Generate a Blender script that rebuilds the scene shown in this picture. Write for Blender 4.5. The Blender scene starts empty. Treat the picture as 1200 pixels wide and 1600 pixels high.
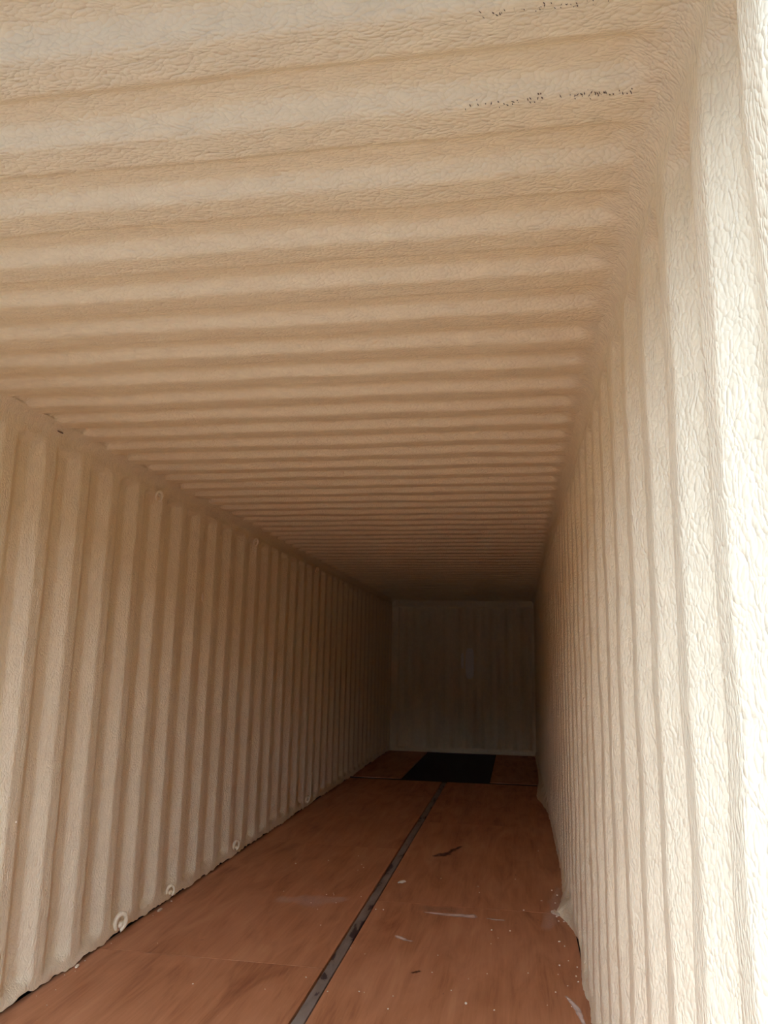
import bpy, bmesh, math, random
import numpy as np
from mathutils import Vector, Matrix, noise

random.seed(7)
scene = bpy.context.scene
col = scene.collection

# ------------------------------------------------------------------ camera
F_PX = 1206.34
YAW, PITCH, ROLL = 0.1708, 0.1911, 0.0209
CAM = Vector((2.0527, 0.0, 1.4092))
cy, sy, cp, sp = math.cos(YAW), math.sin(YAW), math.cos(PITCH), math.sin(PITCH)
fwd = Vector((-sy * cp, cy * cp, sp))
right = Vector((cy, sy, 0.0))
up = right.cross(fwd)
c_, s_ = math.cos(ROLL), math.sin(ROLL)
r2 = right * c_ + up * s_
u2 = up * c_ - right * s_
cam_data = bpy.data.cameras.new('camera')
cam = bpy.data.objects.new('camera', cam_data)
col.objects.link(cam)
m = Matrix((r2, u2, -fwd)).transposed().to_4x4()
m.translation = CAM
cam.matrix_world = m
cam_data.sensor_fit = 'HORIZONTAL'
cam_data.sensor_width = 36.0
cam_data.lens = F_PX / 1200.0 * 36.0
cam_data.clip_start = 0.02
scene.camera = cam

# ------------------------------------------------------------------ world
world = bpy.data.worlds.new('sky')
scene.world = world
world.use_nodes = True
bg = world.node_tree.nodes['Background']
bg.inputs[0].default_value = (0.565, 0.70, 1.0, 1)
bg.inputs[1].default_value = 1.0
scene.view_settings.view_transform = 'Standard'
scene.view_settings.look = 'None'
scene.view_settings.gamma = 1.0
scene.view_settings.use_curve_mapping = False
scene.view_settings.exposure = 2.92
scene.cycles.max_bounces = 12
scene.cycles.diffuse_bounces = 9
scene.cycles.adaptive_threshold = 0.04
scene.cycles.glossy_bounces = 4

# ------------------------------------------------------------------ dimensions
W, H, L = 2.33, 2.417, 12.86
Y0 = 0.74           # inner face of the door frame
LJ = 9.79           # start of the tunnel section
XS = 1.181          # centre of the steel floor strip
XR = 2.358          # mid plane of the right wall
GROUND = -0.20
BLOCK_Y, BLOCK_H = -24.0, 5.5  # position and height of the added light-blocking wall

# ------------------------------------------------------------------ materials
def new_mat(name):
    mt = bpy.data.materials.new(name)
    mt.use_nodes = True
    nt = mt.node_tree
    return mt, nt, nt.nodes['Principled BSDF']

def N(nt, typ, **kw):
    n = nt.nodes.new(typ)
    for k, v in kw.items():
        setattr(n, k, v)
    return n

def link(nt, a, b):
    nt.links.new(a, b)

def ramp(nt, fac, stops):
    r = N(nt, 'ShaderNodeValToRGB')
    el = r.color_ramp.elements
    while len(el) > 1:
        el.remove(el[-1])
    el[0].position, el[0].color = stops[0][0], (*stops[0][1], 1)
    for p, c in stops[1:]:
        e = el.new(p)
        e.color = (*c, 1)
    link(nt, fac, r.inputs[0])
    return r.outputs[0]

def tex(nt, coord, scale, detail=3, rough=0.5, dist=0.0, mapping=None):
    n = N(nt, 'ShaderNodeTexNoise')
    n.inputs['Scale'].default_value = scale
    n.inputs['Detail'].default_value = detail
    n.inputs['Roughness'].default_value = rough
    n.inputs['Distortion'].default_value = dist
    if mapping:
        mp = N(nt, 'ShaderNodeMapping')
        mp.inputs['Scale'].default_value = mapping
        link(nt, coord, mp.inputs[0])
        coord = mp.outputs[0]
    link(nt, coord, n.inputs['Vector'])
    return n.outputs[0]

def math_node(nt, op, a, b):
    n = N(nt, 'ShaderNodeMath', operation=op)
    for i, v in enumerate((a, b)):
        if isinstance(v, (int, float)):
            n.inputs[i].default_value = v
        else:
            link(nt, v, n.inputs[i])
    return n.outputs[0]

FOAM = (0.91, 0.775, 0.50)

def foam_material(name, stretch, base=FOAM, bump=0.9, dist=0.0036):
    mt, nt, b = new_mat(name)
    co = N(nt, 'ShaderNodeTexCoord').outputs['Object']
    b.inputs['Roughness'].default_value = 0.40
    b.inputs['Specular IOR Level'].default_value = 0.5
    # orange-peel skin: rounded cells riding on a softer lumpiness
    n1 = N(nt, 'ShaderNodeTexNoise')
    n1.inputs['Scale'].default_value = 34.0
    n1.inputs['Detail'].default_value = 1.0
    mp = N(nt, 'ShaderNodeMapping')
    mp.inputs['Scale'].default_value = stretch
    link(nt, co, mp.inputs[0])
    link(nt, mp.outputs[0], n1.inputs['Vector'])
    colr = ramp(nt, n1.outputs[0], [(0.30, tuple(c * 0.96 for c in base)), (0.70, tuple(min(1, c * 1.03) for c in base))])
    link(nt, colr, b.inputs['Base Color'])
    wm = N(nt, 'ShaderNodeVectorMath', operation='MULTIPLY_ADD')
    link(nt, n1.outputs['Color'], wm.inputs[0])
    wm.inputs[1].default_value = (0.02, 0.02, 0.02)
    link(nt, mp.outputs[0], wm.inputs[2])
    vo = N(nt, 'ShaderNodeTexVoronoi', feature='F1')
    vo.inputs['Scale'].default_value = 145.0
    link(nt, wm.outputs[0], vo.inputs['Vector'])
    h = math_node(nt, 'MULTIPLY', math_node(nt, 'POWER', vo.outputs['Distance'], 1.8), -0.8)
    h = math_node(nt, 'ADD', h, math_node(nt, 'MULTIPLY', n1.outputs[0], 0.9))
    bp = N(nt, 'ShaderNodeBump')
    bp.inputs['Strength'].default_value = bump
    bp.inputs['Distance'].default_value = dist
    link(nt, h, bp.inputs['Height'])
    link(nt, bp.outputs[0], b.inputs['Normal'])
    return mt

M_WALL = foam_material('sprayed_foam_wall', (1, 1, 0.55))
M_CEIL = foam_material('sprayed_foam_ceiling', (0.6, 1, 1))
M_CRUMB = foam_material('foam_crumb', (1, 1, 1), (0.90, 0.79, 0.58), 0.3, 0.0015)

def plywood():
    mt, nt, b = new_mat('plywood')
    co = N(nt, 'ShaderNodeTexCoord').outputs['Object']
    rnd = N(nt, 'ShaderNodeObjectInfo').outputs['Random']
    off = N(nt, 'ShaderNodeCombineXYZ')
    link(nt, math_node(nt, 'MULTIPLY', rnd, 37.0), off.inputs[0])
    link(nt, math_node(nt, 'MULTIPLY', rnd, 11.0), off.inputs[1])
    va = N(nt, 'ShaderNodeVectorMath', operation='ADD')
    link(nt, co, va.inputs[0]); link(nt, off.outputs[0], va.inputs[1])
    v = va.outputs[0]
    g1 = tex(nt, v, 6.0, 4, 0.6, 1.2, (1.4, 0.22, 1))
    g2 = tex(nt, v, 40.0, 4, 0.6, 0.6, (1.6, 0.06, 1))
    g3 = tex(nt, v, 2.2, 3, 0.5, 0.4, (1, 0.8, 1))
    g = math_node(nt, 'ADD', math_node(nt, 'MULTIPLY', g1, 0.55), math_node(nt, 'MULTIPLY', g2, 0.2))
    g = math_node(nt, 'ADD', g, math_node(nt, 'MULTIPLY', g3, 0.25))
    g = math_node(nt, 'ADD', g, math_node(nt, 'MULTIPLY', math_node(nt, 'SUBTRACT', rnd, 0.5), 0.06))
    c = ramp(nt, g, [(0.34, (0.33, 0.122, 0.05)), (0.46, (0.50, 0.215, 0.092)),
                     (0.56, (0.58, 0.262, 0.12)), (0.68, (0.64, 0.32, 0.15))])
    # dust film and small spots
    d1 = tex(nt, v, 1.7, 5, 0.65)
    d2 = tex(nt, v, 55.0, 3, 0.6)
    dust = math_node(nt, 'MULTIPLY', math_node(nt, 'GREATER_THAN', d2, 0.69), 0.35)
    dust = math_node(nt, 'MULTIPLY', dust, d1)
    mix = N(nt, 'ShaderNodeMix', data_type='RGBA')
    link(nt, dust, mix.inputs['Factor'])
    link(nt, c, mix.inputs['A'])
    mix.inputs['B'].default_value = (0.62, 0.46, 0.34, 1)
    dk = tex(nt, v, 14.0, 3, 0.6, 0.5)
    mix2 = N(nt, 'ShaderNodeMix', data_type='RGBA')
    link(nt, math_node(nt, 'MULTIPLY', math_node(nt, 'GREATER_THAN', dk, 0.735), 0.45), mix2.inputs['Factor'])
    link(nt, mix.outputs['Result'], mix2.inputs['A'])
    mix2.inputs['B'].default_value = (0.16, 0.06, 0.035, 1)
    link(nt, mix2.outputs['Result'], b.inputs['Base Color'])
    b.inputs['Roughness'].default_value = 0.55
    b.inputs['Specular IOR Level'].default_value = 0.25
    bp = N(nt, 'ShaderNodeBump')
    bp.inputs['Strength'].default_value = 0.25
    bp.inputs['Distance'].default_value = 0.001
    link(nt, g2, bp.inputs['Height'])
    link(nt, bp.outputs[0], b.inputs['Normal'])
    return mt
M_PLY = plywood()

def strip_mat():
    mt, nt, b = new_mat('worn_steel_strip')
    co = N(nt, 'ShaderNodeTexCoord').outputs['Object']
    n = tex(nt, co, 11.0, 5, 0.6, 0.5, (1.0, 0.28, 1))
    c = ramp(nt, n, [(0.36, (0.035, 0.018, 0.016)), (0.405, (0.06, 0.032, 0.026)), (0.425, (0.22, 0.178, 0.135)),
                     (0.60, (0.31, 0.255, 0.195))])
    link(nt, c, b.inputs['Base Color'])
    b.inputs['Roughness'].default_value = 0.6
    b.inputs['Metallic'].default_value = 0.1
    bp = N(nt, 'ShaderNodeBump')
    bp.inputs['Strength'].default_value = 0.6
    bp.inputs['Distance'].default_value = 0.002
    link(nt, n, bp.inputs['Height'])
    link(nt, bp.outputs[0], b.inputs['Normal'])
    return mt
M_STRIP = strip_mat()

def plain(name, c, rough=0.7, metal=0.0, var=0.12, scale=8.0):
    mt, nt, b = new_mat(name)
    co = N(nt, 'ShaderNodeTexCoord').outputs['Object']
    n = tex(nt, co, scale, 4, 0.6)
    cc = ramp(nt, n, [(0.3, tuple(x * (1 - var) for x in c)), (0.7, tuple(min(1, x * (1 + var)) for x in c))])
    link(nt, cc, b.inputs['Base Color'])
    b.inputs['Roughness'].default_value = rough
    b.inputs['Metallic'].default_value = metal
    return mt
M_PLATE = plain('black_tunnel_plate', (0.012, 0.013, 0.018), 0.75)
M_BASE = plain('dark_steel_underframe', (0.03, 0.027, 0.025), 0.8)
M_SHELL = plain('painted_steel_shell', (0.16, 0.10, 0.08), 0.6)
M_GROUND = plain('unseen_ground', (0.125, 0.117, 0.11), 0.9, 0, 0.25, 3.0)
M_BLOCK = plain('light_block_wall', (0.04, 0.045, 0.035), 0.8)  # dark surface of the unseen wall added to block daylight
M_CRACK = plain('foam_crack', (0.20, 0.13, 0.08), 0.8)
M_PALE = foam_material('pale_patch', (1, 1, 1), (0.93, 0.86, 0.70), 0.2, 0.002)

def smear_mat(name, c, cover, scale, stretch=(1, 1, 1)):
    mt, nt, b = new_mat(name)
    co = N(nt, 'ShaderNodeTexCoord').outputs['Object']
    n = tex(nt, co, scale, 4, 0.65, 0.3, stretch)
    a = N(nt, 'ShaderNodeMapRange')
    link(nt, n, a.inputs[0])
    a.inputs[1].default_value, a.inputs[2].default_value = 0.30, 0.55
    a.inputs[3].default_value, a.inputs[4].default_value = cover * 0.4, cover
    b.inputs['Base Color'].default_value = (*c, 1)
    b.inputs['Roughness'].default_value = 0.8
    uv = N(nt, 'ShaderNodeAttribute', attribute_name='fade')
    link(nt, math_node(nt, 'MULTIPLY', a.outputs[0], uv.outputs['Fac']), b.inputs['Alpha'])
    return mt
M_SMEAR = smear_mat('chalky_paint_smear', (0.90, 0.74, 0.60), 0.9, 30.0, (0.3, 1, 1))
M_FILM = smear_mat('thin_pinkish_film', (0.50, 0.30, 0.22), 0.35, 14.0)
M_DUST = smear_mat('foam_dust_film', (0.80, 0.62, 0.46), 0.32, 70.0)
M_DARKMARK = smear_mat('dark_scuff', (0.07, 0.022, 0.014), 0.85, 25.0)

# ------------------------------------------------------------------ helpers
def mesh_obj(name, verts, faces, mat, parent=None, smooth=False):
    me = bpy.data.meshes.new(name)
    me.from_pydata(verts, [], faces)
    me.update()
    if smooth:
        me.polygons.foreach_set('use_smooth', [True] * len(me.polygons))
    me.materials.append(mat)
    o = bpy.data.objects.new(name, me)
    col.objects.link(o)
    if parent is not None:
        o.parent = parent
    return o

def struct(o):
    o['kind'] = 'structure'
    return o

def box(name, lo, hi, mat, parent=None, bevel=0.0):
    bm = bmesh.new()
    bmesh.ops.create_cube(bm, size=1.0)
    for v in bm.verts:
        v.co = Vector([(lo[i] + hi[i]) / 2 + v.co[i] * (hi[i] - lo[i]) for i in range(3)])
    if bevel:
        bmesh.ops.bevel(bm, geom=bm.edges[:], offset=bevel, segments=1, affect='EDGES')
    me = bpy.data.meshes.new(name)
    bm.to_mesh(me); bm.free()
    me.materials.append(mat)
    o = bpy.data.objects.new(name, me)
    col.objects.link(o)
    if parent is not None:
        o.parent = parent
    return o

def thing(name, label, cat, loc, group=None):
    o = bpy.data.objects.new(name, None)
    o.empty_display_size = 0.03
    o.location = loc
    o['label'] = label
    o['category'] = cat
    if group:
        o['group'] = group
    col.objects.link(o)
    return o

def smooth_profile(t, pts, per, width):
    """periodic piecewise-linear profile, box-blurred twice for rounded foam edges"""
    n = 2000
    g = np.arange(n) / n * per
    xs = np.array([p[0] for p in pts]); vs = np.array([p[1] for p in pts])
    v = np.interp(g, xs, vs, period=per)
    k = max(1, int(width / per * n))
    for _ in range(2):
        v = np.real(np.fft.ifft(np.fft.fft(v) * np.fft.fft(np.r_[np.ones(k), np.zeros(n - k)] / k)))
        v = np.roll(v, -k // 2)
    return np.interp(np.mod(t, per), g, v, period=per)

def sstep(a, b, x):
    t = np.clip((x - a) / (b - a), 0, 1)
    return t * t * (3 - 2 * t)

def fbm(a, b, seed, scale):
    """noise on an outer grid"""
    out = np.empty((len(a), len(b)))
    for i, x in enumerate(a):
        for j, y in enumerate(b):
            out[i, j] = noise.noise(Vector((x * scale, y * scale, seed)))
    return out

def noise1(a, seed, scale):
    return np.array([noise.noise(Vector((x * scale, seed, 0.37))) for x in a])

def grid_faces(na, nb, flip=False):
    idx = np.arange(na * nb).reshape(na, nb)
    q = np.stack([idx[:-1, :-1], idx[1:, :-1], idx[1:, 1:], idx[:-1, 1:]], -1).reshape(-1, 4)
    if flip:
        q = q[:, ::-1]
    return q.tolist()

def coarse_noise(a, b, seed, scale, n=0.05):
    """noise evaluated on a coarse grid and interpolated (fast)"""
    ga = np.arange(a[0] - n, a[-1] + 2 * n, n); gb = np.arange(b[0] - n, b[-1] + 2 * n, n)
    f = fbm(ga, gb, seed, scale)
    t = np.array([np.interp(b, gb, row) for row in f])
    return np.array([np.interp(a, ga, t[:, j]) for j in range(len(b))]).T

# y samples: dense everywhere the ribs need it
YS = np.r_[np.arange(Y0, 5.0, 0.009), np.arange(5.0, L + 0.001, 0.0125)]
ZS = np.unique(np.round(np.r_[np.array([0, .004, .010, .018, .028, .04, .052, .064, .076, .088, .10, .115, .13, .15]),
                              np.arange(0.2, 2.25, 0.06),
                              np.arange(2.25, 2.42, 0.011), [2.424]], 4))

PW = 0.286
DEPTH = 0.038
WALL_PTS = [(0.0, 0.0), (0.072, 0.0), (0.140, DEPTH), (0.218, DEPTH), (0.286, 0.0)]

def wall_mask(top0=2.310, top1=2.340, bot0=0.045, bot1=0.085):
    """0 in the middle, 1 at the rails"""
    return np.maximum(sstep(top0, top1, ZS), 1 - sstep(bot0, bot1, ZS))

# ------------------------------------------------------------------ ground and outer shell
g = box('ground', (-40, -40, GROUND - 0.1), (42, 40, GROUND), M_GROUND)  # unseen plain ground, added to shape the incoming daylight
struct(g)

# unseen dark wall added behind the camera, blocks low sky to the far end
xs_ = np.arange(-30.0, 34.0, 0.14)
vs, fs = [], []
for i, x in enumerate(xs_):
    y = BLOCK_Y - (0.036 if (i // 2) % 2 else 0.0)
    vs += [(x, y, GROUND), (x, y, BLOCK_H), (x, BLOCK_Y - 2.4, BLOCK_H), (x, BLOCK_Y - 2.4, GROUND)]
    if i:
        a, b = (i - 1) * 4, i * 4
        for k in range(4):
            fs.append((a + k, a + (k + 1) % 4, b + (k + 1) % 4, b + k))
struct(mesh_obj('wall_light_block', vs, fs, M_BLOCK))

# ------------------------------------------------------------------ left wall
yl = YS
d = smooth_profile(yl - 2.859, WALL_PTS, PW, 0.012)[:, None]
mask = wall_mask()[None, :]
wob = coarse_noise(yl, ZS, 3.1, 5.0) * 0.0035 + coarse_noise(yl, ZS, 8.7, 16.0, 0.03) * 0.0016
lvl = d + (DEPTH - d) * mask * 0.97
X = -0.019 + lvl + wob
cove = np.clip((ZS - 2.365) / 0.05, 0, 1.2)[None, :]
X = X + 0.032 * cove ** 2
# uneven lower lip of the foam
foot = (1 - sstep(0.0, 0.05, ZS))[None, :]
X = X + foot * (0.004 + 0.010 * noise1(yl, 5.5, 7.0)[:, None])
lift = np.clip(noise1(yl, 1.3, 5.0) * 0.018 + noise1(yl, 9.3, 28.0) * 0.012 + 0.013, 0.0008, 0.026)[:, None]
Z = ZS[None, :] + np.zeros_like(X)
Z = Z + lift * (1 - sstep(0.0, 0.04, ZS))[None, :]
V = np.stack([X, np.repeat(yl[:, None], len(ZS), 1), Z], -1).reshape(-1, 3)
wall_left = struct(mesh_obj('wall_left', V.tolist(), grid_faces(len(yl), len(ZS)), M_WALL, None, True))
box('steel_shell', (-0.12, Y0, GROUND + 0.02), (-0.07, L + 0.12, H + 0.10), M_SHELL, wall_left)

# ------------------------------------------------------------------ right wall
yr = YS
d = smooth_profile(yr - 0.90 - 0.068, WALL_PTS, PW, 0.012)[:, None]
wob = coarse_noise(yr, ZS, 23.1, 4.0) * 0.005 + coarse_noise(yr, ZS, 28.7, 15.0, 0.03) * 0.0018
lvl = d + (DEPTH - d) * mask * 0.97
X = XR + 0.019 - lvl - wob
X = X - 0.032 * cove ** 2
skirt_y = [0.74, 2.5, 3.45, 3.529, 3.642, 3.745, 3.765, 3.79, 3.904, 4.217, 4.33, 4.415, 4.49, 4.565, 4.726, 4.83, 4.90, 4.97, 5.12, 5.312, 5.907, 6.237,
           6.788, 8.0, 8.3, 8.587, 8.80, 8.973, 9.25, 9.562, 10.2, 11.0, L]
skirt_x = [2.335, 2.335, 2.335, 2.335, 2.340, 2.343, 2.336, 2.326, 2.329, 2.347, 2.355, 2.360, 2.360, 2.346, 2.322, 2.299, 2.266, 2.270, 2.300, 2.320, 2.340, 2.343,
           2.343, 2.338, 2.318, 2.291, 2.262, 2.252, 2.262, 2.278, 2.31, 2.32, 2.32]
sk = np.interp(yr, skirt_y, skirt_x) + noise1(yr, 2.2, 24.0) * 0.007 + noise1(yr, 6.2, 70.0) * 0.004
foot = ((1 - sstep(0.0, 0.13, ZS)) ** 2)[None, :]
X = X * (1 - foot) + sk[:, None] * foot
Z = ZS[None, :] + np.zeros_like(X) + 0.0006 * foot
V = np.stack([X, np.repeat(yr[:, None], len(ZS), 1), Z], -1).reshape(-1, 3)
wall_right = struct(mesh_obj('wall_right', V.tolist(), grid_faces(len(yr), len(ZS), True), M_WALL, None, True))
box('steel_shell', (XR + 0.07, Y0, GROUND + 0.02), (XR + 0.12, L + 0.12, H + 0.10), M_SHELL, wall_right)

# ------------------------------------------------------------------ ceiling
PC = 0.218
CD = 0.028
CE_PTS = [(0.0, 0.0), (0.036, -CD), (0.118, -CD), (0.155, 0.0), (0.218, 0.0)]   # 0 = up in the trough
xc = np.unique(np.round(np.r_[np.arange(-0.03, 0.16, 0.012), np.arange(0.16, 2.20, 0.06), np.arange(2.20, 2.395, 0.012)], 4))
d = smooth_profile(YS - 1.225, CE_PTS, PC, 0.012)[:, None]
em = np.maximum(1 - sstep(0.03, 0.095, xc), sstep(2.245, 2.305, xc))[None, :]
wobx = coarse_noise(YS, xc, 41.0, 3.0) * 0.005 + coarse_noise(YS, xc, 48.7, 14.0, 0.03) * 0.0018
Zc = H + CD + d + (-CD - d) * em + wobx
cov = np.clip((0.055 - xc) / 0.055, 0, 1.3) ** 2 + np.clip((xc - (2.345 - 0.055)) / 0.055, 0, 1.3) ** 2
Zc = Zc - 0.035 * cov[None, :]
Yc = np.repeat(YS[:, None], len(xc), 1) + coarse_noise(YS, xc, 61.0, 3.5) * 0.006
Xc = np.repeat(xc[None, :], len(YS), 0)
V = np.stack([Xc, Yc, Zc], -1).reshape(-1, 3)
ceiling = struct(mesh_obj('ceiling', V.tolist(), grid_faces(len(YS), len(xc)), M_CEIL, None, True))
box('steel_shell', (-0.12, Y0, H + 0.06), (XR + 0.12, L + 0.12, H + 0.11), M_SHELL, ceiling)

# short dark cracks where the foam skin has split along two ribs near the door
vs, fs = [], []
rc = random.Random(5)
for (yb, xa, xb, n) in ((1.262, 1.97, 2.27, 60), (1.058, 1.98, 2.22, 45)):
    for k in range(n):
        x = xa + (xb - xa) * rc.random() ** 0.75
        y = yb + rc.gauss(0, 0.0045)
        j = int(np.argmin(np.abs(xc - x))); i = int(np.argmin(np.abs(YS - y)))
        z = float(Zc[i, j])
        ln, wd = rc.uniform(0.003, 0.009), rc.uniform(0.0007, 0.0016)
        a = rc.gauss(1.2, 0.35)
        dx, dy = math.cos(a) * ln / 2, math.sin(a) * ln / 2
        ex, ey = -math.sin(a) * wd, math.cos(a) * wd
        b0 = len(vs)
        sl = (float(Zc[min(i + 1, len(YS) - 1), j]) - float(Zc[max(i - 1, 0), j])) / (float(YS[i + 1]) - float(YS[i - 1]))
        for (ax, ay, dz) in ((dx, dy, 0), (ex, ey, 0), (-dx, -dy, 0), (-ex, -ey, 0), (0, 0, -0.0016)):
            vs.append((x + ax, y + ay, z + sl * ay + dz + 0.0004))
        fs += [(b0, b0 + 1, b0 + 4), (b0 + 1, b0 + 2, b0 + 4), (b0 + 2, b0 + 3, b0 + 4), (b0 + 3, b0, b0 + 4)]
ck = mesh_obj('foam_cracks', vs, fs, M_CRACK, ceiling)
ck['kind'] = 'stuff'

# ------------------------------------------------------------------ front (far) wall
PE = 0.252
EPTS = [(0.0, 0.0), (0.07, 0.0), (0.125, 0.040), (0.195, 0.040), (0.252, 0.0)]
xe = np.arange(-0.06, 2.42, 0.0125)
d = smooth_profile(xe - 0.16, EPTS, PE, 0.018)[:, None]
post = np.maximum(1 - sstep(0.115, 0.135, xe), sstep(2.27, 2.29, xe))[:, None]
d = d + (0.045 - d) * post
zm = np.maximum(sstep(2.300, 2.320, ZS), 1 - sstep(0.05, 0.075, ZS))[None, :]
d2 = d + (0.050 - d) * zm
d2 = d2 + 0.025 * ((1 - sstep(0.110, 0.125, xe))[:, None] * sstep(2.305, 2.320, ZS)[None, :])
d2 = d2 + coarse_noise(xe, ZS, 71.0, 6.0) * 0.004 + (1 - sstep(0.0, 0.03, ZS))[None, :] * (0.012 + 0.02 * noise1(xe, 4.4, 8.0)[:, None])
Ye = L + 0.02 - d2
V = np.stack([np.repeat(xe[:, None], len(ZS), 1), Ye, np.repeat(ZS[None, :], len(xe), 0)], -1).reshape(-1, 3)
wall_front = struct(mesh_obj('wall_front', V.tolist(), grid_faces(len(xe), len(ZS)), M_WALL, None, True))
box('steel_shell', (-0.07, L + 0.07, GROUND + 0.02), (XR + 0.07, L + 0.12, H + 0.06), M_SHELL, wall_front)
for (x0, x1, z0, z1) in ((1.235, 1.375, 1.15, 1.66), (1.165, 1.205, 1.32, 1.58)):  # two thin paler slabs on the far wall
    bm = bmesh.new()
    n = 20
    ring = []
    for i in range(n):
        a = 2 * math.pi * i / n
        ca, sa = math.cos(a), math.sin(a)
        px = (x0 + x1) / 2 + (x1 - x0) / 2 * math.copysign(abs(ca) ** 0.5, ca) * random.uniform(0.9, 1.0)
        pz = (z0 + z1) / 2 + (z1 - z0) / 2 * math.copysign(abs(sa) ** 0.5, sa) * random.uniform(0.94, 1.0)
        ring.append((px, pz))
    vs = [(px, L - 0.036, pz) for px, pz in ring] + [(px, L + 0.02, pz) for px, pz in ring]
    fs = [tuple(range(n)), tuple(range(2 * n - 1, n - 1, -1))] + [(i, i + n, (i + 1) % n + n, (i + 1) % n) for i in range(n)]
    p = mesh_obj('pale_patch', vs, fs, M_PALE, wall_front)
    p['label'] = 'pale patch'

# ------------------------------------------------------------------ door frame (just outside the frame of view)
struct(box('trim_1', (-0.12, Y0 - 0.14, GROUND), (0.0, Y0, H + 0.11), M_SHELL, None, 0.008))
struct(box('trim_2', (XR - 0.01, Y0 - 0.14, GROUND), (XR + 0.12, Y0, H + 0.11), M_SHELL, None, 0.008))
struct(box('trim_3', (0.0, Y0 - 0.14, 2.36), (XR - 0.01, Y0, H + 0.11), M_SHELL, None, 0.008))
struct(box('trim_4', (0.0, Y0 - 0.14, GROUND), (XR - 0.01, Y0, -0.004), M_SHELL, None, 0.004))

# ------------------------------------------------------------------ floor
floor = struct(box('floor', (-0.07, Y0, GROUND + 0.02), (XR + 0.07, L + 0.07, -0.034), M_BASE))
T = 0.028
GAP = 0.0028
def panel(x0, x1, y0, y1, dz=0.0):
    return box('floor_panel', (x0, y0 + GAP, -T + dz), (x1, y1 - GAP, dz), M_PLY, floor)
XLE, XRE = 0.004, 2.347
left_joints = [Y0, 1.44, 3.84, 6.24, 8.64, LJ - 0.05]
right_joints = [Y0, 2.52, 4.92, 7.32, LJ - 0.05]
panels = []
for i, (a, b) in enumerate(zip(left_joints[:-1], left_joints[1:])):
    panels.append(panel(XLE, XS - 0.033, a, b, -0.0005 * i))
for i, (a, b) in enumerate(zip(right_joints[:-1], right_joints[1:])):
    panels.append(panel(XS + 0.033, XRE, a, b, -0.0005 * i))
for (x0, x1, js) in ((XLE, XS - 0.033, left_joints[1:-1]), (XS + 0.033, XRE, right_joints[1:-1])):
    for yj in js:
        box('joint_filler', (x0, yj - GAP, -0.034), (x1, yj + GAP, -0.0022), M_BASE, floor)
PL0, PR0 = 0.6285, 1.7144
panels.append(panel(XLE, PL0 - 0.006, LJ + 0.07, L - 0.03))
panels.append(panel(PR0 + 0.006, XRE, LJ + 0.07, L - 0.03))
box('tunnel_plate', (PL0, LJ + 0.07, -0.034), (PR0, L - 0.03, -0.012), M_PLATE, floor, 0.002)

box('cross_strip', (XLE, LJ - 0.046, -0.034), (XRE, LJ + 0.066, -0.006), M_PLATE, floor, 0.002)

# centre steel strip with slightly ragged edges
ys = np.arange(Y0, LJ - 0.052, 0.02)
vs, fs = [], []
for i, y in enumerate(ys):
    wl = 0.025 + 0.0022 * noise.noise(Vector((y * 9, 1, 0)))
    wr = 0.023 + 0.0025 * noise.noise(Vector((y * 9, 5, 0)))
    z = -0.005 + 0.0012 * noise.noise(Vector((y * 5, 9, 0)))
    vs += [(XS - wl, y, -0.034), (XS - wl, y, z - 0.001), (XS - wl + 0.004, y, z), (XS + wr - 0.004, y, z), (XS + wr, y, z - 0.001), (XS + wr, y, -0.034)]
    if i:
        b0, b1 = (i - 1) * 6, i * 6
        for k in range(5):
            fs.append((b0 + k, b0 + k + 1, b1 + k + 1, b1 + k))
mesh_obj('steel_strip', vs, fs, M_STRIP, floor)

# thin marks on the plywood (each a shallow film with its own outline)
def film(name, centre_line, widths, mat, label, parent=None, z=0.0004, seg=14, jag=0.25, soft=True):
    pts = [Vector((*p, 0)) for p in centre_line]
    ds = [0.0]
    for a, b in zip(pts[:-1], pts[1:]):
        ds.append(ds[-1] + (b - a).length)
    tt = np.linspace(0, ds[-1], seg)
    px = np.interp(tt, ds, [p.x for p in pts]); py = np.interp(tt, ds, [p.y for p in pts])
    ww = np.interp(tt, ds, widths)
    vs, fs, fade = [], [], []
    prof = [(-1.0, 0.0), (-0.55, 0.8), (0.0, 1.0), (0.55, 0.8), (1.0, 0.0)]
    for i in range(seg):
        j0, j1 = max(0, i - 1), min(seg - 1, i + 1)
        t = Vector((px[j1] - px[j0], py[j1] - py[j0], 0)).normalized()
        nrm = Vector((-t.y, t.x, 0))
        p = Vector((px[i], py[i], 0))
        ka, kb = random.uniform(1 - jag, 1 + jag), random.uniform(1 - jag, 1 + jag)
        end = 0.0 if i in (0, seg - 1) else 1.0
        for q, f in prof:
            v = p + nrm * (q * ww[i] / 2 * (ka if q > 0 else kb))
            vs.append((v.x, v.y, z * (1.0 if f else 0.3)))
            fade.append(f * end if soft else end * (1.0 if f else 0.3))
        if i:
            o0, o1 = (i - 1) * 5, i * 5
            for k in range(4):
                fs.append((o0 + k, o0 + k + 1, o1 + k + 1, o1 + k))
    o = mesh_obj(name, vs, fs, mat, floor)
    at = o.data.attributes.new('fade', 'FLOAT', 'POINT')
    at.data.foreach_set('value', fade)
    o['label'] = label
    return o
film('paint_smear', [(1.50, 4.770), (1.60, 4.758), (1.72, 4.752), (1.80, 4.757), (1.822, 4.762)], [0.012, 0.045, 0.065, 0.085, 0.06], M_SMEAR, 'long pale paint smear across the plywood')
film('paint_smear', [(1.865, 4.742), (1.92, 4.728), (1.975, 4.731)], [0.012, 0.034, 0.02], M_SMEAR, 'short pale smear')
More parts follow.
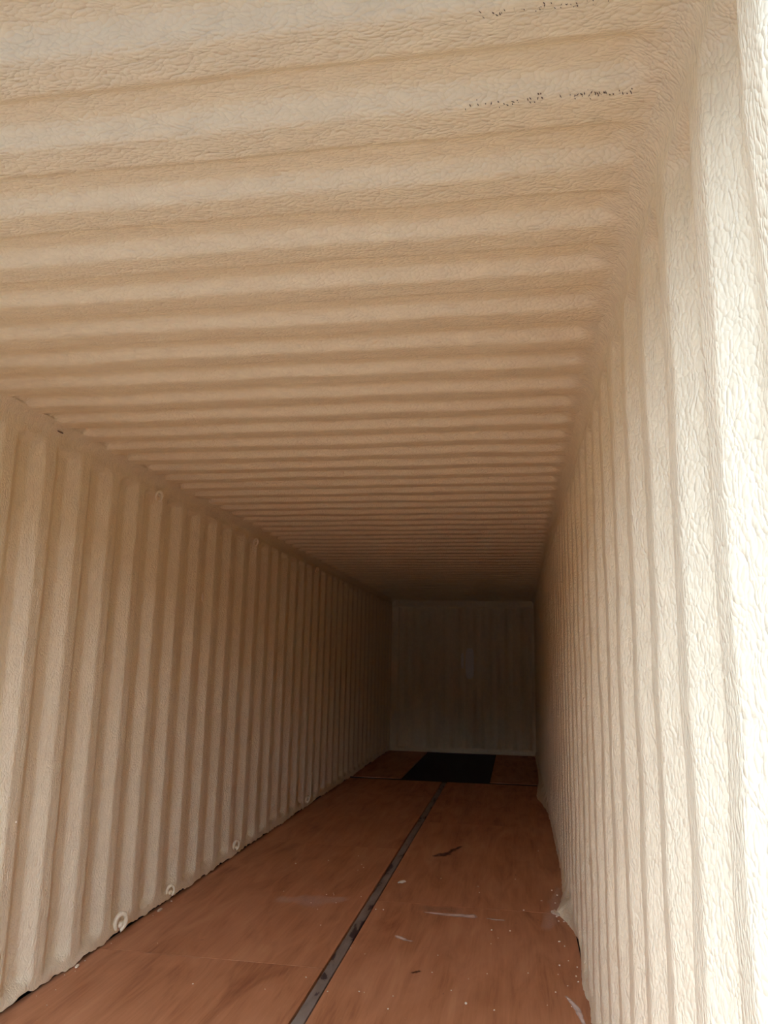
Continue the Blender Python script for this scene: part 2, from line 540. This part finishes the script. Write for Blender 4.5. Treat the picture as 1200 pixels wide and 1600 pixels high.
film('paint_smear', [(1.41, 4.35), (1.445, 4.317), (1.475, 4.29), (1.515, 4.285)], [0.02, 0.045, 0.03, 0.012], M_SMEAR, 'curved pale scuff')
film('thin_film', [(1.46, 4.845), (1.74, 4.835)], [0.125, 0.125], M_FILM, 'rectangular thin film on the plywood', None, 0.0002, 6, 0.04)
film('dark_scuff', [(1.425, 6.06), (1.47, 6.13), (1.52, 6.17), (1.56, 6.32), (1.62, 6.47)], [0.04, 0.13, 0.06, 0.05, 0.02], M_DARKMARK, 'dark branching scuff', None, 0.0004, 16, 0.5)
film('dark_scuff', [(1.555, 3.87), (1.60, 3.91)], [0.018, 0.035], M_DARKMARK, 'small dark scuff', None, 0.0004, 6, 0.4)
film('dust_film', [(0.60, 4.80), (0.85, 4.83), (1.05, 4.93)], [0.10, 0.26, 0.10], M_DUST, 'dusting of foam powder', None, 0.0003, 12, 0.4)
film('dust_film', [(2.18, 4.60), (2.26, 5.00), (2.30, 5.50)], [0.05, 0.13, 0.03], M_DUST, 'foam powder along the wall', None, 0.0003, 14, 0.4)
film('paint_smear', [(2.245, 3.78), (2.285, 3.66), (2.305, 3.50)], [0.012, 0.03, 0.02], M_SMEAR, 'pale smear beside the wall')

# ------------------------------------------------------------------ lashing rings on the left wall
def lashing_ring(loc, R, r, tilt, turn, label, group, half=False):
    t = thing('lashing_ring', label, 'lashing ring', loc, group)
    bm = bmesh.new()
    n, k = 22, 8
    a0, a1 = (-0.15 * math.pi, 1.35 * math.pi) if half else (-0.35 * math.pi, 1.45 * math.pi)
    rings = []
    for i in range(n):
        a = a0 + (a1 - a0) * i / (n - 1)
        rr = r * (0.75 + 0.25 * math.sin(math.pi * i / (n - 1))) * random.uniform(0.93, 1.07)
        c = Vector((0, -math.cos(a) * R * 0.72, math.sin(a) * R))
        e1 = c.normalized(); e2 = Vector((1, 0, 0))
        rings.append([bm.verts.new(c + e1 * rr * math.cos(q) + e2 * rr * math.sin(q)) for q in [2 * math.pi * j / k for j in range(k)]])
    for A, B in zip(rings[:-1], rings[1:]):
        for j in range(k):
            bm.faces.new((A[j], A[(j + 1) % k], B[(j + 1) % k], B[j]))
    bm.faces.new(rings[0][::-1]); bm.faces.new(rings[-1])
    rot = Matrix.Rotation(turn, 4, 'Z') @ Matrix.Rotation(tilt, 4, 'Y')
    bmesh.ops.transform(bm, matrix=rot, verts=bm.verts)
    bmesh.ops.recalc_face_normals(bm, faces=bm.faces)
    me = bpy.data.meshes.new('ring')
    bm.to_mesh(me); bm.free()
    me.polygons.foreach_set('use_smooth', [True] * len(me.polygons))
    me.materials.append(M_WALL)
    o = bpy.data.objects.new('ring', me); col.objects.link(o); o.parent = t
    # foam-coated lug that carries the ring
    bm = bmesh.new()
    bmesh.ops.create_icosphere(bm, subdivisions=2, radius=1.0)
    for v in bm.verts:
        f = 1 + 0.18 * noise.noise(v.co * 1.7 + Vector(loc))
        v.co = Vector((v.co.x * R * 0.45, v.co.y * R * 0.75, v.co.z * R * 0.42)) * f + Vector((-R * 0.18, R * 0.62, -R * 0.45 if loc[2] < 1 else R * 0.5))
    me = bpy.data.meshes.new('lug')
    bm.to_mesh(me); bm.free()
    me.polygons.foreach_set('use_smooth', [True] * len(me.polygons))
    me.materials.append(M_WALL)
    o = bpy.data.objects.new('lug', me); col.objects.link(o); o.parent = t
    return t
GT, GB = 'lashing rings along the upper left rail', 'lashing rings along the foot of the left wall'
lashing_ring((0.038, 4.065, 2.313), 0.028, 0.009, 0.25, -0.6, 'foam-coated lashing ring under the ceiling, nearest of the upper ones', GT)
lashing_ring((0.038, 5.775, 2.313), 0.026, 0.008, 0.25, -0.6, 'foam-coated lashing ring under the ceiling, second of the upper ones', GT)
lashing_ring((0.038, 7.70, 2.320), 0.026, 0.008, 0.25, -0.6, 'foam-coated lashing ring under the ceiling, farthest of the upper ones', GT)
lashing_ring((0.042, 3.995, 0.074), 0.042, 0.0125, 0.15, -0.55, 'large cream lashing ring above the floor, nearest of the lower ones', GB)
lashing_ring((0.036, 4.60, 0.062), 0.030, 0.009, 0.15, -0.9, 'small half-buried lashing ring above the floor, second of the lower ones', GB, True)
lashing_ring((0.038, 5.69, 0.080), 0.034, 0.010, 0.15, -0.55, 'cream lashing ring above the floor, third of the lower ones', GB)
lashing_ring((0.036, 7.66, 0.076), 0.030, 0.010, 0.15, -0.55, 'pale lashing ring above the floor, farthest of the lower ones', GB)

# small slit in the rail foam, foam drips on the left wall
def lump(name, loc, size, parent, mat, seed):
    bm = bmesh.new()
    bmesh.ops.create_icosphere(bm, subdivisions=2, radius=1.0)
    for v in bm.verts:
        f = 1 + 0.3 * noise.noise(v.co * 1.5 + Vector((seed, 0, 0)))
        v.co = Vector((v.co.x * size[0], v.co.y * size[1], v.co.z * size[2])) * f + Vector(loc)
    me = bpy.data.meshes.new(name)
    bm.to_mesh(me); bm.free()
    me.polygons.foreach_set('use_smooth', [True] * len(me.polygons))
    me.materials.append(mat)
    o = bpy.data.objects.new(name, me); col.objects.link(o); o.parent = parent
    return o
lump('foam_drip', (0.018, 4.83, 1.80), (0.006, 0.010, 0.03), wall_left, M_CRUMB, 2.0)
lump('slit', (0.037, 3.058, 2.394), (0.004, 0.024, 0.0035), wall_left, M_CRACK, 3.0)
for i in range(26):
    y = random.uniform(2.7, 7.5); z = random.uniform(0.2, 2.2)
    ph = (y - 2.859) % PW
    dd = float(smooth_profile(np.array([y - 2.859]), WALL_PTS, PW, 0.012)[0])
    s = random.uniform(0.002, 0.0035)
    lump('foam_nib', (-0.019 + dd + 0.002, y, z), (s, s, s * 1.3), wall_left, M_CRUMB, i * 1.3)

# ------------------------------------------------------------------ foam crumbs lying on the floor
crumbs = [(0.063, 3.552, 6), (0.04, 3.505, 6), (0.04, 3.674, 6), (0.093, 3.352, 6), (0.143, 3.21, 5), (0.05, 3.281, 4),
 (0.045, 3.908, 6), (0.052, 4.35, 7), (0.05, 4.417, 7), (0.04, 4.613, 11), (0.264, 3.964, 5), (0.635, 3.536, 8), (1.1, 3.713, 8), (0.959, 3.554, 5),
 (0.508, 5.613, 13), (0.709, 5.756, 11), (0.892, 5.937, 9), (0.99, 5.63, 10), (0.965, 5.555, 8), (0.961, 5.711, 8), (0.89, 4.96, 7), (0.925, 4.996, 7),
 (0.935, 4.965, 7), (0.617, 4.962, 7), (0.984, 4.813, 7), (1.103, 4.972, 7), (0.841, 4.778, 7), (0.992, 4.41, 7), (0.907, 4.671, 5),
 (1.249, 5.577, 8), (1.542, 5.488, 8), (1.793, 5.353, 12), (1.807, 5.227, 8), (2.028, 5.595, 8), (2.201, 6.441, 9),
 (2.077, 4.93, 11), (2.257, 5.381, 12), (2.186, 5.144, 11), (1.904, 4.543, 10), (2.002, 4.555, 10), (1.941, 4.431, 6), (2.255, 4.447, 11), (2.278, 4.386, 8),
 (2.238, 4.118, 10), (2.284, 4.186, 8), (2.226, 4.006, 6), (2.307, 4.001, 9), (2.262, 3.881, 7), (2.205, 3.799, 8), (2.253, 3.743, 7), (2.264, 3.668, 5),
 (1.902, 3.94, 6), (2.089, 3.99, 7), (1.754, 3.718, 7), (1.945, 3.561, 8), (1.821, 3.861, 6), (1.651, 3.898, 7), (1.221, 4.114, 8),
 (1.304, 4.054, 6), (1.363, 3.617, 8), (1.386, 3.616, 5), (1.513, 3.477, 8), (1.514, 3.604, 7), (1.23, 3.589, 7), (2.164, 3.659, 5),
 (1.907, 4.337, 6), (1.656, 4.118, 6), (1.235, 4.744, 10), (1.279, 4.749, 9), (2.320, 4.114, 9), (2.312, 3.937, 9), (2.285, 5.28, 15), (2.265, 5.114, 11),
 (2.245, 4.948, 14), (2.262, 4.855, 14), (2.297, 4.778, 10), (2.269, 4.779, 10)]
crumb_meshes = []
for k in range(4):
    bm = bmesh.new()
    bmesh.ops.create_icosphere(bm, subdivisions=1, radius=0.5)
    for v in bm.verts:
        v.co = v.co * random.uniform(0.75, 1.15)
        v.co.z *= 0.7
    lo = min(v.co.z for v in bm.verts)
    for v in bm.verts:
        v.co.z -= lo
    me = bpy.data.meshes.new('foam_crumb')
    bm.to_mesh(me); bm.free()
    me.materials.append(M_CRUMB)
    crumb_meshes.append(me)
for i, (x, y, s) in enumerate(crumbs):
    o = bpy.data.objects.new('foam_crumb', crumb_meshes[i % 4])
    o.location = (x, y, -0.0004)
    o.rotation_euler = (0, 0, random.uniform(0, 6.28))
    k = s * 0.001
    o.scale = (k * random.uniform(0.9, 1.3), k, k)
    if x < 0.3:
        lab, grp = 'tiny cream foam crumb on the plywood at the foot of the left wall', 'crumbs along the left wall'
    elif x < XS:
        lab, grp = 'tiny pale foam crumb out on the plywood left of the steel strip', 'crumbs left of the strip'
    elif x < 2.15:
        lab, grp = 'tiny pale foam crumb out on the plywood right of the steel strip', 'crumbs right of the strip'
    else:
        lab, grp = 'tiny cream foam crumb on the plywood close to the right wall', 'crumbs along the right wall'
    o['label'], o['category'], o['group'] = lab, 'foam crumb', grp
    col.objects.link(o)

def chip(loc, size, rz, label):
    bm = bmesh.new()
    bmesh.ops.create_icosphere(bm, subdivisions=2, radius=0.5)
    for v in bm.verts:
        f = 1 + 0.5 * noise.noise(v.co * 3.1 + Vector(loc))
        v.co = Vector((v.co.x * size[0], v.co.y * size[1], v.co.z * size[2])) * f
    lo = min(v.co.z for v in bm.verts)
    for v in bm.verts:
        v.co.z -= lo
    me = bpy.data.meshes.new('foam_chip')
    bm.to_mesh(me); bm.free()
    me.materials.append(M_CRUMB)
    o = bpy.data.objects.new('foam_chip', me)
    o.location = loc
    o.rotation_euler = (0, 0, rz)
    o['label'], o['category'] = label, 'foam chip'
    col.objects.link(o)
chip((1.302, 5.335, -0.0004), (0.045, 0.075, 0.012), -0.5, 'largest pale foam chip, lying just right of the steel strip')
chip((0.045, 3.60, -0.0004), (0.018, 0.038, 0.010), 0.3, 'white foam chip beside the foot of the left wall')
chip((1.826, 3.596, -0.0004), (0.011, 0.018, 0.008), 0.2, 'bright foam chip alone on the near right plywood')
chip((2.258, 4.905, -0.0004), (0.045, 0.10, 0.016), 0.2, 'ragged foam clump stuck out from the foot of the right wall')
chip((0.050, 4.44, -0.0004), (0.020, 0.06, 0.012), 0.1, 'ragged foam flake by the small half-buried lashing ring')
